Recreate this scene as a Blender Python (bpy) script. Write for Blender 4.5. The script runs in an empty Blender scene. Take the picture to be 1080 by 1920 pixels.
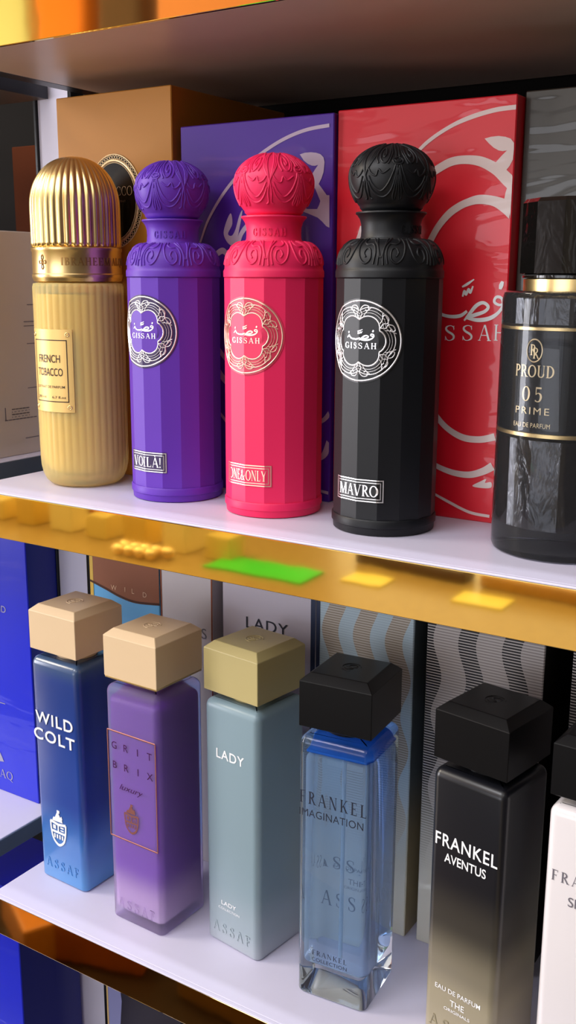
import bpy, bmesh, math, random
from mathutils import Vector, Matrix
random.seed(7)
PI = math.pi
S = bpy.context.scene
COL = S.collection

# ---------------------------------------------------------------- camera, world, lights, exposure
F_PX = 1913.43                                   # focal length in pixels of the 1080x1920 frame
CAM = Vector((0.0, -0.45, 0.1376))
RIGHT = Vector((0.84248927, 0.53869288, 0.00467095))
UP = Vector((-0.12391485, 0.18534411, 0.97482956))
BACK = Vector((0.52426801, -0.82186224, 0.22290247))
cam_data = bpy.data.cameras.new('camera')
cam = bpy.data.objects.new('camera', cam_data)
COL.objects.link(cam)
cam_data.sensor_fit = 'VERTICAL'
cam_data.sensor_height = 36.0
cam_data.lens = 36.0 * F_PX / 1920.0
cam_data.clip_start = 0.01
cam.matrix_world = Matrix(((RIGHT.x, UP.x, BACK.x, CAM.x), (RIGHT.y, UP.y, BACK.y, CAM.y), (RIGHT.z, UP.z, BACK.z, CAM.z), (0, 0, 0, 1)))
S.camera = cam

S.view_settings.view_transform = 'Standard'
S.view_settings.look = 'None'
S.view_settings.exposure = -0.15
S.view_settings.gamma = 1.0
S.view_settings.use_curve_mapping = False
S.cycles.max_bounces = 14
S.cycles.transmission_bounces = 12
S.cycles.glossy_bounces = 6
S.cycles.use_denoising = True

world = bpy.data.worlds.new('world')
S.world = world
world.use_nodes = True
world.node_tree.nodes['Background'].inputs['Color'].default_value = (1.0, 0.93, 0.86, 1)
world.node_tree.nodes['Background'].inputs['Strength'].default_value = 1.3


def area(name, loc, target, sx, sy, power, color):
    l = bpy.data.lights.new(name, 'AREA')
    l.shape = 'RECTANGLE'
    l.size, l.size_y, l.energy, l.color = sx, sy, power, color
    o = bpy.data.objects.new(name, l)
    COL.objects.link(o)
    o.location = loc
    o.rotation_euler = (Vector(target) - Vector(loc)).to_track_quat('-Z', 'Y').to_euler()
    return o


area('downlight_strip', (-0.35, -0.065, 1.35), (-0.35, -0.065, 0), 1.6, 0.03, 7.0, (0.93, 0.96, 1.0))
area('shop_ceiling_panel', (-0.9, -1.3, 1.35), (-0.4, 0.0, -0.1), 0.9, 0.6, 18.0, (0.93, 0.94, 1.0))
area('shop_ceiling_panel', (-2.3, -0.9, 1.2), (-0.5, 0.05, 0.1), 0.6, 0.6, 26.0, (1.0, 0.88, 0.70))
area('shop_ceiling_panel', (0.6, -1.6, 1.35), (-0.3, 0.0, -0.2), 0.6, 0.6, 4.0, (0.95, 0.96, 1.0))
area('added_front_fill', (-1.0, -5.45, -0.25), (-0.45, 0.0, 0.0), 4.6, 1.5, 88.0, (0.88, 0.91, 1.0))  # added soft fill from the front; its window is made up
area('added_side_fill', (-4.72, -1.9, 0.1), (-0.4, 0.05, 0.0), 1.8, 1.9, 235.0, (0.95, 0.94, 1.0))  # added fill to light things from the left; its window is made up


# ---------------------------------------------------------------- pixel helper: a pixel of the photograph on a world plane
def px_ray(x, y):
    return RIGHT * ((x - 540) / F_PX) + UP * (-(y - 960) / F_PX) - BACK


def on_y(x, y, Y):
    v = px_ray(x, y)
    return CAM + v * ((Y - CAM.y) / v.y)


def on_x(x, y, X):
    v = px_ray(x, y)
    return CAM + v * ((X - CAM.x) / v.x)


# ---------------------------------------------------------------- materials
def lin(c):
    if isinstance(c, str):
        c = [int(c[i:i + 2], 16) / 255 for i in (1, 3, 5)]
        c = [v / 12.92 if v <= 0.04045 else ((v + 0.055) / 1.055) ** 2.4 for v in c]
    return (c[0], c[1], c[2], 1.0)


MATS = {}


def mat(name, base, rough=0.5, metal=0.0, coat=0.0, coat_rough=0.05, trans=0.0, ior=1.45, bump=None, coat_bump=None,
        ramp=None, mottle=0.0, emit=None, sss=0.0, spec=0.5, aniso=None, sheen=0.0):
    if name in MATS:
        return MATS[name]
    m = bpy.data.materials.new(name)
    m.use_nodes = True
    nt = m.node_tree
    N, L = nt.nodes, nt.links
    b = N['Principled BSDF']
    I = b.inputs
    I['Base Color'].default_value = lin(base)
    I['Roughness'].default_value = rough
    I['Metallic'].default_value = metal
    I['Coat Weight'].default_value = coat
    I['Coat Roughness'].default_value = coat_rough
    I['Transmission Weight'].default_value = trans
    I['IOR'].default_value = ior
    I['Specular IOR Level'].default_value = spec
    I['Sheen Weight'].default_value = sheen
    if sss:
        I['Subsurface Weight'].default_value = sss
        I['Subsurface Radius'].default_value = (0.01, 0.01, 0.01)
        I['Subsurface Scale'].default_value = 0.5
    tc = N.new('ShaderNodeTexCoord')
    col = None
    if ramp:                                      # [(z metres, colour)...] along the object's own height
        sep = N.new('ShaderNodeSeparateXYZ')
        L.new(tc.outputs['Object'], sep.inputs[0])
        z0, z1 = ramp[0][0], ramp[-1][0]
        mr = N.new('ShaderNodeMapRange')
        mr.inputs['From Min'].default_value = z0
        mr.inputs['From Max'].default_value = z1
        L.new(sep.outputs['Z'], mr.inputs['Value'])
        cr = N.new('ShaderNodeValToRGB')
        cr.color_ramp.interpolation = 'EASE'
        while len(cr.color_ramp.elements) < len(ramp):
            cr.color_ramp.elements.new(0.5)
        for e, (z, c) in zip(cr.color_ramp.elements, ramp):
            e.position = (z - z0) / (z1 - z0)
            e.color = lin(c)
        L.new(mr.outputs[0], cr.inputs[0])
        col = cr.outputs['Color']
        L.new(col, I['Base Color'])
    if mottle:
        nz = N.new('ShaderNodeTexNoise')
        nz.inputs['Scale'].default_value = 40
        nz.inputs['Detail'].default_value = 4
        L.new(tc.outputs['Object'], nz.inputs['Vector'])
        mr = N.new('ShaderNodeMapRange')
        mr.inputs['To Min'].default_value = 1 - mottle
        mr.inputs['To Max'].default_value = 1 + mottle
        L.new(nz.outputs['Fac'], mr.inputs['Value'])
        hs = N.new('ShaderNodeHueSaturation')
        hs.inputs['Color'].default_value = lin(base)
        if col:
            L.new(col, hs.inputs['Color'])
        L.new(mr.outputs[0], hs.inputs['Value'])
        L.new(hs.outputs[0], I['Base Color'])
    for spec_, sock in ((bump, 'Normal'), (coat_bump, 'Coat Normal')):
        if spec_:
            sc, st, dist = spec_
            mp = N.new('ShaderNodeMapping')
            mp.inputs['Scale'].default_value = sc if isinstance(sc, tuple) else (sc, sc, sc)
            L.new(tc.outputs['Object'], mp.inputs[0])
            nz = N.new('ShaderNodeTexNoise')
            nz.inputs['Scale'].default_value = 1.0
            nz.inputs['Detail'].default_value = 3
            nz.inputs['Distortion'].default_value = 0.6
            L.new(mp.outputs[0], nz.inputs['Vector'])
            bp = N.new('ShaderNodeBump')
            bp.inputs['Strength'].default_value = st
            bp.inputs['Distance'].default_value = dist
            L.new(nz.outputs['Fac'], bp.inputs['Height'])
            L.new(bp.outputs[0], I[sock])
    if emit:
        I['Emission Color'].default_value = lin(emit[0])
        I['Emission Strength'].default_value = emit[1]
    MATS[name] = m
    return m


def stripe_mat(name, paper, line, band, band_line, period, thick, zig_p, zig_a, gap, bw):
    """fine horizontal rules on a carton, with zigzag vertical bands in another colour"""
    m = bpy.data.materials.new(name)
    m.use_nodes = True
    nt = m.node_tree
    N, L = nt.nodes, nt.links
    b = N['Principled BSDF']
    b.inputs['Roughness'].default_value = 0.38
    b.inputs['Coat Weight'].default_value = 0.15
    tc = N.new('ShaderNodeTexCoord')
    sep = N.new('ShaderNodeSeparateXYZ')
    L.new(tc.outputs['Object'], sep.inputs[0])

    def mth(op, a, c):
        n = N.new('ShaderNodeMath')
        n.operation = op
        for i, v in enumerate((a, c)):
            if v is None:
                continue
            if isinstance(v, (int, float)):
                n.inputs[i].default_value = v
            else:
                L.new(v, n.inputs[i])
        return n.outputs[0]

    def mix(f, a, c):
        n = N.new('ShaderNodeMix')
        n.data_type = 'RGBA'
        L.new(f, n.inputs[0])
        for i, v in ((6, a), (7, c)):
            if isinstance(v, tuple):
                n.inputs[i].default_value = v
            else:
                L.new(v, n.inputs[i])
        return n.outputs[2]
    X = mth('ADD', sep.outputs['X'], sep.outputs['Y'])
    zig = mth('SINE', mth('MULTIPLY', sep.outputs['Z'], 2 * PI / zig_p), None)
    xx = mth('ADD', X, mth('MULTIPLY', zig, zig_a))
    inband = mth('LESS_THAN', mth('FRACT', mth('DIVIDE', mth('ADD', xx, 1.0), gap), None), bw / gap)
    fr = mth('FRACT', mth('DIVIDE', mth('ADD', sep.outputs['Z'], 1.0), period), None)
    rule = mth('LESS_THAN', fr, thick)
    rule_b = mth('LESS_THAN', fr, min(thick * 1.3, .6))
    outside = mix(rule, lin(paper), lin(line))
    inside = mix(rule_b, lin(band), lin(band_line))
    mr = N.new('ShaderNodeMapRange')                 # the print fades out to bare cream board near the foot
    mr.inputs['From Min'].default_value = .055
    mr.inputs['From Max'].default_value = .125
    L.new(sep.outputs['Z'], mr.inputs['Value'])
    L.new(mix(mr.outputs[0], lin('#d3cdbd'), mix(inband, outside, inside)), b.inputs['Base Color'])
    return m


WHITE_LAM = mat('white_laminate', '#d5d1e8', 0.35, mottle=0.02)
UNDER = mat('underside_warm_bounce', '#c9b09c', 0.33, mottle=0.05)  # warm floor bounce put into the colour of the white shelf's underside
GOLD_MIRROR = mat('gold_mirror_trim', (1.0, 0.74, 0.27), 0.04, 1.0, bump=(9.0, 0.05, 0.002))
GOLD = mat('polished_gold', (0.96, 0.70, 0.31), 0.28, 1.0)
GOLD_PLATE = mat('brushed_gold_plate', (0.88, 0.58, 0.20), 0.45, 0.45)
GOLD_INK = mat('gold_foil', (0.90, 0.70, 0.40), 0.35, 0.55)
SILVER = mat('silver_foil', (0.92, 0.90, 0.92), 0.25, 0.7)
ROSE = mat('rose_gold_foil', (1.0, 0.62, 0.48), 0.28, 0.6)
INK_WHITE = mat('white_ink', '#f2f2f4', 0.5)
INK_DARK = mat('dark_ink', '#1c2030', 0.5)
INK_GREY = mat('grey_ink', '#6a6670', 0.5)
BLACK_METAL = mat('black_metal', '#0d0d10', 0.35, bump=(300, .05, .001))
DARK_WALL = mat('dark_back_board', '#0d0907', 0.85, spec=.15, mottle=0.2)


# ---------------------------------------------------------------- mesh helpers
def link(name, bm, m, parent=None, smooth=None, loc=None):
    me = bpy.data.meshes.new(name)
    bmesh.ops.recalc_face_normals(bm, faces=bm.faces)
    if bm.calc_volume(signed=True) < 0:
        bmesh.ops.reverse_faces(bm, faces=bm.faces)
    bm.to_mesh(me)
    bm.free()
    o = bpy.data.objects.new(name, me)
    COL.objects.link(o)
    for x in (m if isinstance(m, (list, tuple)) else [m]):
        me.materials.append(x)
    if smooth is not None:
        for p in me.polygons:
            p.use_smooth = True
        if smooth < 180:
            me.set_sharp_from_angle(angle=math.radians(smooth))
    if parent:
        o.parent = parent
    if loc:
        o.location = loc
    return o


def raw(name, verts, faces, m, parent=None, smooth=None):
    me = bpy.data.meshes.new(name)
    me.from_pydata([tuple(v) for v in verts], [], faces)
    me.update()
    o = bpy.data.objects.new(name, me)
    COL.objects.link(o)
    me.materials.append(m)
    if smooth is not None:
        for p in me.polygons:
            p.use_smooth = True
        if smooth < 180:
            me.set_sharp_from_angle(angle=math.radians(smooth))
    if parent:
        o.parent = parent
    return o


def tag(o, label, cat, group=None, kind=None):
    o['label'] = label
    o['category'] = cat
    if group:
        o['group'] = group
    if kind:
        o['kind'] = kind
    return o


def thing(name, label, cat, loc=(0, 0, 0), rz=0.0, group=None):
    o = bpy.data.objects.new(name, None)
    COL.objects.link(o)
    o.empty_display_size = 0.02
    o.location = loc
    o.rotation_euler = (0, 0, rz)
    return tag(o, label, cat, group)


def struct(o):
    o['kind'] = 'structure'
    return o


def box_bm(x0, x1, y0, y1, z0, z1, bev=0.0, seg=2, bm=None):
    bm = bm or bmesh.new()
    g = bmesh.ops.create_cube(bm, size=1.0)
    for v in g['verts']:
        v.co = Vector((x0 + (v.co.x + .5) * (x1 - x0), y0 + (v.co.y + .5) * (y1 - y0), z0 + (v.co.z + .5) * (z1 - z0)))
    if bev:
        es = list({e for v in g['verts'] for e in v.link_edges})
        bmesh.ops.bevel(bm, geom=es, offset=bev, segments=seg, profile=0.5, affect='EDGES')
    return bm


def lathe_bm(prof, n=96, flute=None, a0=0.0, bm=None):
    """prof: [(r, z)] bottom to top. flute(theta, r, z) -> r"""
    bm = bm or bmesh.new()
    rings = []
    for r, z in prof:
        if r < 1e-6:
            rings.append([bm.verts.new((0, 0, z))])
        else:
            ring = []
            for i in range(n):
                t = a0 + 2 * PI * i / n
                rr = flute(t, r, z) if flute else r
                ring.append(bm.verts.new((rr * math.sin(t), -rr * math.cos(t), z)))
            rings.append(ring)
    for a, b in zip(rings, rings[1:]):
        for i in range(n):
            j = (i + 1) % n
            if len(a) == 1 and len(b) == 1:
                continue
            if len(a) == 1:
                bm.faces.new((a[0], b[j], b[i]))
            elif len(b) == 1:
                bm.faces.new((a[i], a[j], b[0]))
            else:
                bm.faces.new((a[i], a[j], b[j], b[i]))
    if len(rings[0]) > 1:
        bm.faces.new(rings[0])
    if len(rings[-1]) > 1:
        bm.faces.new(rings[-1])
    return bm


def smooth_path(pts, sub=6, closed=False):
    out = []
    n = len(pts)
    rng = range(n if closed else n - 1)
    D = len(pts[0])
    for i in rng:
        p0 = pts[(i - 1) % n] if (closed or i > 0) else pts[0]
        p1, p2 = pts[i], pts[(i + 1) % n]
        p3 = pts[(i + 2) % n] if (closed or i + 2 < n) else pts[-1]
        for k in range(sub):
            t = k / sub
            out.append(tuple(0.5 * ((2 * p1[d]) + (-p0[d] + p2[d]) * t + (2 * p0[d] - 5 * p1[d] + 4 * p2[d] - p3[d]) * t * t
                                    + (-p0[d] + 3 * p1[d] - 3 * p2[d] + p3[d]) * t ** 3) for d in range(D)))
    if not closed:
        out.append(tuple(pts[-1]))
    return out


class MB:
    """collects ribbons and letters laid on a surface; surf(u, v) -> (point, normal)"""

    def __init__(self):
        self.v, self.f = [], []

    def poly(self, pts):
        k = len(self.v)
        self.v += [Vector(p) for p in pts]
        self.f.append(list(range(k, k + len(pts))))

    def ridge(self, surf, path, w, h, closed=False, lift=0.00002, taper=False):
        """a raised strand along a (u, v) or (u, v, width) path"""
        n = len(path)
        P = [surf(p[0], p[1]) for p in path]
        prof = ((-1, 0), (-.62, .75), (0, 1), (.62, .75), (1, 0))
        k0 = len(self.v)
        for i in range(n):
            a = P[(i - 1) % n if closed else max(i - 1, 0)][0]
            b = P[(i + 1) % n if closed else min(i + 1, n - 1)][0]
            t = (b - a)
            t = t.normalized() if t.length > 1e-9 else Vector((1, 0, 0))
            nn = P[i][1]
            side = t.cross(nn)
            side = side.normalized() if side.length > 1e-9 else Vector((0, 0, 1))
            ww = (path[i][2] if len(path[i]) > 2 else w) / 2
            hh = h
            if taper:
                e = min(1, min(i, n - 1 - i) / (0.25 * n) + .25)
                ww *= e
                hh *= e
            for s, q in prof:
                self.v.append(P[i][0] + side * (s * ww) + nn * (lift + q * hh))
        m = len(prof)
        for i in range(n if closed else n - 1):
            j = (i + 1) % n
            for s in range(m - 1):
                self.f.append([k0 + i * m + s, k0 + j * m + s, k0 + j * m + s + 1, k0 + i * m + s + 1])

    def plate(self, surf, polys, lift, thick=0.0):
        """flat 2D polygons laid on the surface, with side walls when thick"""
        lift0 = lift
        for q_, pl in enumerate(polys):
            if len(pl) < 3:
                continue
            lift = lift0 + 1e-6 * q_                 # crossing strokes never share one plane
            S_ = [surf(p[0], p[1]) for p in pl]
            top = [p + n * (lift + thick) for p, n in S_]
            k = len(self.v)
            self.v += top
            self.f.append(list(range(k, k + len(pl))))
            if thick:
                bot = [p + n * lift for p, n in S_]
                k2 = len(self.v)
                self.v += bot
                for i in range(len(pl)):
                    j = (i + 1) % len(pl)
                    self.f.append([k + i, k2 + i, k2 + j, k + j])

    def build(self, name, m, parent=None, smooth=None):
        return raw(name, self.v, self.f, m, parent, smooth)


# ---------------------------------------------------------------- lettering
def quad(x0, y0, x1, y1, w):                     # slanted stroke with horizontal ends
    return [(x0 - w / 2, y0), (x0 + w / 2, y0), (x1 + w / 2, y1), (x1 - w / 2, y1)]


def rect(x0, x1, y0, y1):
    return [(x0, y0), (x1, y0), (x1, y1), (x0, y1)]


def brush(pts):                                  # [(x, y, width)] -> quads
    out, L_, R_ = [], [], []
    n = len(pts)
    for i in range(n):
        a, b = pts[max(i - 1, 0)], pts[min(i + 1, n - 1)]
        dx, dy = b[0] - a[0], b[1] - a[1]
        l = math.hypot(dx, dy) or 1
        w = pts[i][2] / 2
        L_.append((pts[i][0] - dy / l * w, pts[i][1] + dx / l * w))
        R_.append((pts[i][0] + dy / l * w, pts[i][1] - dx / l * w))
    for i in range(n - 1):
        out.append([R_[i], R_[i + 1], L_[i + 1], L_[i]])
    return out


def arc(cx, cy, rx, ry, a0, a1, T, t, n=20):
    pts = []
    for i in range(n + 1):
        a = math.radians(a0 + (a1 - a0) * i / n)
        pts.append((cx + rx * math.cos(a), cy + ry * math.sin(a), t + (T - t) * abs(math.cos(a)) ** 1.5))
    return brush(pts)


def serif_glyph(ch, T=0.15, t=0.055):
    s, sh = 0.07, 0.045

    def stem(x, w=T):
        return [rect(x - w / 2, x + w / 2, 0, 1), rect(x - w / 2 - s, x + w / 2 + s, 0, sh), rect(x - w / 2 - s, x + w / 2 + s, 1 - sh, 1)]

    def foot(x, y, w):
        return [rect(x - w / 2 - s, x + w / 2 + s, y, y + sh)]
    G = {
        'A': (lambda: [quad(.1, 0, .42, 1, t), quad(.78, 0, .44, 1, T), rect(.2, .68, .32, .32 + t)] + foot(.1, 0, t) + foot(.78, 0, T), .88),
        'B': (lambda: stem(.18) + arc(.24, .755, .3, .225, -90, 90, T, t) + arc(.24, .275, .38, .25, -90, 90, T, t), .74),
        'C': (lambda: arc(.45, .5, .37, .475, 42, 318, T, t, 30) + [rect(.7, .74, .64, .95), rect(.7, .74, .05, .3)], .82),
        'D': (lambda: stem(.18) + arc(.28, .5, .44, .475, -90, 90, T, t), .86),
        'E': (lambda: stem(.18) + [rect(.18, .62, 1 - t, 1), rect(.18, .5, .48, .48 + t), rect(.18, .66, 0, t), rect(.58, .62, .8, 1), rect(.62, .66, 0, .22), rect(.47, .5, .4, .6)], .74),
        'F': (lambda: stem(.18) + [rect(.18, .62, 1 - t, 1), rect(.18, .5, .48, .48 + t), rect(.58, .62, .8, 1), rect(.47, .5, .4, .6)], .68),
        'G': (lambda: arc(.45, .5, .37, .475, 42, 320, T, t, 30) + [rect(.7, .74, .64, .95), rect(.66, .79, .05, .42), rect(.58, .87, .42 - sh, .42)], .9),
        'H': (lambda: stem(.18) + stem(.74) + [rect(.18, .74, .48, .48 + t)], .94),
        'I': (lambda: stem(.18), .38),
        'K': (lambda: stem(.18) + [quad(.25, .38, .7, 1, t * 1.3), quad(.74, 0, .38, .55, T)] + foot(.74, 0, T) + [rect(.55, .83, 1 - sh, 1)], .88),
        'L': (lambda: stem(.18) + [rect(.18, .64, 0, t), rect(.6, .64, 0, .24)], .7),
        'M': (lambda: stem(.16, t) + [quad(.52, 0, .2, 1, T), quad(.52, 0, .86, 1, t)] + stem(.9), 1.1),
        'N': (lambda: stem(.16, t) + [quad(.76, 0, .2, 1, T)] + [rect(.75, .75 + t, 0, 1), rect(.67, .88, 1 - sh, 1)], .94),
        'O': (lambda: arc(.46, .5, .38, .475, 0, 360, T, t, 36), .92),
        'P': (lambda: stem(.18) + arc(.24, .73, .34, .25, -90, 90, T, t), .68),
        'Q': (lambda: arc(.46, .5, .38, .475, 0, 360, T, t, 36) + [quad(.85, -.22, .5, .05, T)], .94),
        'R': (lambda: stem(.18) + arc(.24, .74, .32, .235, -90, 90, T, t) + [quad(.72, 0, .36, .5, T)] + foot(.74, 0, T), .8),
        'S': (lambda: brush(smooth_path([(.6, .76, t), (.54, .92, t), (.36, .97, t), (.17, .88, .1), (.15, .72, T * .9), (.28, .58, T), (.48, .46, T), (.6, .32, T * .9), (.58, .14, .1), (.4, .03, t), (.22, .06, t), (.12, .26, t)], 4)) + [rect(.58, .61, .7, .97), rect(.1, .13, .03, .3)], .72),
        'T': (lambda: stem(.4) + [rect(.06, .74, 1 - t, 1), rect(.06, .1, .78, 1), rect(.7, .74, .78, 1)], .8),
        'U': (lambda: [rect(.1, .1 + T, .3, 1), rect(.68, .68 + t, .3, 1), rect(.02, .33, 1 - sh, 1), rect(.6, .82, 1 - sh, 1)] + arc(.44, .32, .27, .29, 180, 360, T * .9, t), .86),
        'V': (lambda: [quad(.4, 0, .12, 1, T), quad(.42, 0, .72, 1, t), rect(0, .28, 1 - sh, 1), rect(.6, .84, 1 - sh, 1)], .84),
        'Y': (lambda: [rect(.34, .34 + T, 0, .5), quad(.42, .45, .12, 1, T), quad(.42, .45, .72, 1, t), rect(.02, .26, 1 - sh, 1), rect(.6, .82, 1 - sh, 1)] + foot(.415, 0, T), .82),
        '&': (lambda: brush(smooth_path([(.9, .5, t), (.75, .3, t), (.5, .05, t), (.25, .03, .09), (.1, .2, T * .8), (.2, .42, T * .7), (.42, .62, t), (.5, .82, .08), (.38, .97, t), (.25, .85, .1), (.32, .62, T * .9), (.6, .25, T), (.88, .02, T * .8)], 4)), 1.0),
        '!': (lambda: [[(.12, .3), (.18, .3), (.23, 1), (.07, 1)], rect(.08, .22, 0, .14)], .34),
        '0': (lambda: arc(.36, .5, .27, .475, 0, 360, T, t, 36), .74),
        '5': (lambda: brush(smooth_path([(.16, .5, t), (.34, .6, t), (.52, .5, T * .9), (.56, .3, T), (.46, .08, .1), (.28, .02, t), (.12, .1, .1)], 5)) + [rect(.14, .14 + t, .48, 1), rect(.14, .58, .88, 1)], .7),
    }
    if ch == '\u00c0':
        f, w = G['A']
        return f() + [quad(.46, 1.08, .3, 1.28, .12)], w
    if ch == ' ':
        return [], .4
    f, w = G[ch]
    return f(), w


def serif_text(s, h, width=None, track=0.1, bold=1.0):
    """polygons of a line of serif capitals, centred on x, base line at 0, cap height h, stretched to width"""
    x, out = 0.0, []
    for c in s:
        pl, w = serif_glyph(c, .15 * bold, .055 * bold)
        out += [[(px + x, py) for px, py in p] for p in pl]
        x += w + track
    x -= track
    sx = width / x if width else h
    return [[((px - x / 2) * sx, py * h) for px, py in p] for p in out]


def sans_text(s, h, width=None, bold=0.0, track=1.0, shear=0.0):
    """the same in a plain sans, from Blender's built-in font"""
    cu = bpy.data.curves.new('text_tmp', 'FONT')
    cu.body = s
    cu.size = 1.0
    cu.offset = bold
    cu.space_character = track
    cu.shear = shear
    cu.resolution_u = 4
    o = bpy.data.objects.new('text_tmp', cu)
    COL.objects.link(o)
    dg = bpy.context.evaluated_depsgraph_get()
    me = bpy.data.meshes.new_from_object(o.evaluated_get(dg))
    polys = [[tuple(me.vertices[i].co[:2]) for i in p.vertices] for p in me.polygons]
    bpy.data.objects.remove(o)
    bpy.data.curves.remove(cu)
    bpy.data.meshes.remove(me)
    if not polys:
        return []
    xs = [p[0] for pl in polys for p in pl]
    x0, x1 = min(xs), max(xs)
    cap = 0.729
    sx = width / (x1 - x0) if width else h / cap
    return [[((x - (x0 + x1) / 2) * sx, y * h / cap) for x, y in pl] for pl in polys]


def shift(polys, dx, dy, k=1.0):
    return [[(x * k + dx, y * k + dy) for x, y in pl] for pl in polys]


# the Arabic word on the tall bottles and their cartons, as pen strokes (x right, y up, width) in a 0..1 box
ARABIC = [
    [(.04, .30, .03), (.09, .42, .05), (.12, .50, .05), (.14, .40, .05), (.20, .26, .055), (.32, .20, .06), (.45, .22, .065), (.53, .32, .05)],
    [(.50, .12, .03), (.56, .26, .06), (.64, .44, .07), (.72, .50, .06), (.78, .42, .06), (.74, .32, .06), (.62, .24, .07), (.52, .18, .05)],
    [(.52, .18, .04), (.66, .14, .07), (.80, .18, .075), (.90, .30, .06), (.95, .46, .05), (.93, .60, .05), (.87, .62, .05), (.85, .52, .05), (.91, .46, .045), (.96, .50, .03)],
    [(.10, .66, .05), (.11, .74, .07), (.12, .80, .04)],
    [(.91, .78, .05), (.92, .86, .08), (.935, .94, .05)],
    [(.46, .82, .03), (.52, .88, .05), (.60, .98, .02)],
    [(.47, .62, .03), (.49, .74, .045), (.51, .66, .045), (.54, .78, .045), (.56, .70, .045), (.59, .84, .03)],
]


def arabic_polys(w, h):
    out = []
    for st in ARABIC:
        out += brush(smooth_path([(x * w - w / 2, y * h, ww * w * .62) for x, y, ww in st], 5))
    return out


def plane_surf(y, nrm=(0, -1, 0), x0=0.0, z0=0.0):
    n = Vector(nrm)
    return lambda u, v: (Vector((x0 + u, y, z0 + v)), n)


# ================================================================ SETTING
struct(link('floor', box_bm(-5, 4, -6, 0.35, -1.27, -1.25), mat('shop_floor_tile', '#d2bd96', 0.3, mottle=0.08)))
tag(link('floor_runner', box_bm(-2.1, 0.2, -1.22, -0.25, -1.25, -1.244), mat('dark_runner', '#2c1a0d', 0.3, mottle=.3)), 'dark brown runner on the floor, reflected in the lower gold front', 'rug')
struct(link('wall_back', box_bm(-2.6, 1.6, 0.262, 0.30, -1.25, 1.2), DARK_WALL))
struct(link('wall_left', box_bm(-4.9, -4.8, -5.6, 0.30, -1.25, 1.6), mat('cream_wall', '#b9a078', 0.6, mottle=.05)))
struct(link('wall_front', box_bm(-4.8, 3.0, -5.7, -5.6, -1.25, 0.70), mat('cream_wall', '#b9a078', 0.6)))
wn = link('fill_window_1', box_bm(-3.4, 1.4, -5.598, -5.54, -1.10, 0.60, .005), mat('fill_window_pane', '#cfd8e6', 0.1))  # unseen window made up around the added front fill
struct(wn)
fr = MB()
for x0, x1, z0, z1 in ((-3.45, -3.35, -1.15, .65), (1.35, 1.45, -1.15, .65), (-3.35, 1.35, -1.15, -1.07), (-3.35, 1.35, .57, .65)):
    fr.poly([(x0, -5.53, z0), (x1, -5.53, z0), (x1, -5.53, z1), (x0, -5.53, z1)])
fr.build('fill_window_frame', BLACK_METAL, wn)
struct(link('fill_window_2', box_bm(-4.798, -4.77, -2.85, -.95, -.90, 1.10, .005), mat('fill_window_pane', '#cfd8e6', 0.1)))  # unseen window made up behind the added side fill
struct(link('shade_wall_right', box_bm(0.80, 0.84, -3.2, 0.30, -1.25, 1.6), mat('light_block_wall', '#2a1c12', 0.5, mottle=.1)))  # unseen wall added to block sky light from the right
struct(link('trim_1', box_bm(-0.6115, -0.5785, 0.148, 0.158, -1.25, 1.15, .0006), mat('white_upright', '#d3cfe2', 0.4, mottle=.02)))
struct(link('trim_2', box_bm(-0.6145, -0.6117, 0.146, 0.160, -1.25, 1.15, .0006), BLACK_METAL))
struct(link('trim_3', box_bm(-0.5780, -0.5745, 0.146, 0.160, -1.25, 1.15, .0006), BLACK_METAL))

X0, X1, DEP, TH = -0.546, 0.30, 0.255, 0.031


def shelf(z, label, grp):
    r = thing('display_shelf', label, 'shelf', (0, 0, z), 0, grp)
    link('board', box_bm(X0, X1, 0.0025, DEP, -TH + .002, 0, .0008), WHITE_LAM, r)
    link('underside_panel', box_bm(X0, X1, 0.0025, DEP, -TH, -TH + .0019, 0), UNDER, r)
    link('gold_fascia', box_bm(X0, X1, 0.0, 0.0024, -TH, -.0012, .0004, 2), GOLD_MIRROR, r)
    link('front_lip', box_bm(X0, X1, -.0004, 0.0026, -.0011, .0001, .0004, 2), WHITE_LAM, r)
    b = link('end_bracket', box_bm(X0 - .0145, X0 - .0004, .001, DEP, -TH, -TH + .012, .0008), BLACK_METAL, r)
    return r


shelf(0.3003, 'uppermost shelf with gold mirror front, its underside above the domed bottles', 'gold-fronted display shelves')
shelf(0.0, 'middle white shelf with gold mirror front under the domed bottles', 'gold-fronted display shelves')
shelf(-0.307, 'lower white shelf with gold mirror front under the square-capped bottles', 'gold-fronted display shelves')
shelf(-0.614, 'bottom white shelf below the lower shelf, holding the patterned carton', 'gold-fronted display shelves')

NBX = -0.597
for z, lab in ((0.2838, 'neighbouring bay shelf in the top left corner, seen from below'),
               (0.0, 'neighbouring bay shelf with grey end under the white carton'),
               (-0.307, 'neighbouring bay shelf with grey end under the tall blue carton'),
               (-0.614, 'neighbouring bay shelf under the lowest blue carton')):
    r = thing('side_shelf', lab, 'shelf', (0, 0, z), 0, 'shelves of the neighbouring bay')
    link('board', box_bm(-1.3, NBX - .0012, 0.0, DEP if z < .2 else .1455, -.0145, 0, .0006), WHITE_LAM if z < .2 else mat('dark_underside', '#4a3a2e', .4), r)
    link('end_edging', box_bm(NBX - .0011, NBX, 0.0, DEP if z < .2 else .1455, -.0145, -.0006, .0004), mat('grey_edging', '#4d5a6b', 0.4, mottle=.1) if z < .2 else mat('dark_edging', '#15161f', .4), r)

# ================================================================ TALL BOTTLES WITH DOMED CAPS
RB = 0.0288


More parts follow.
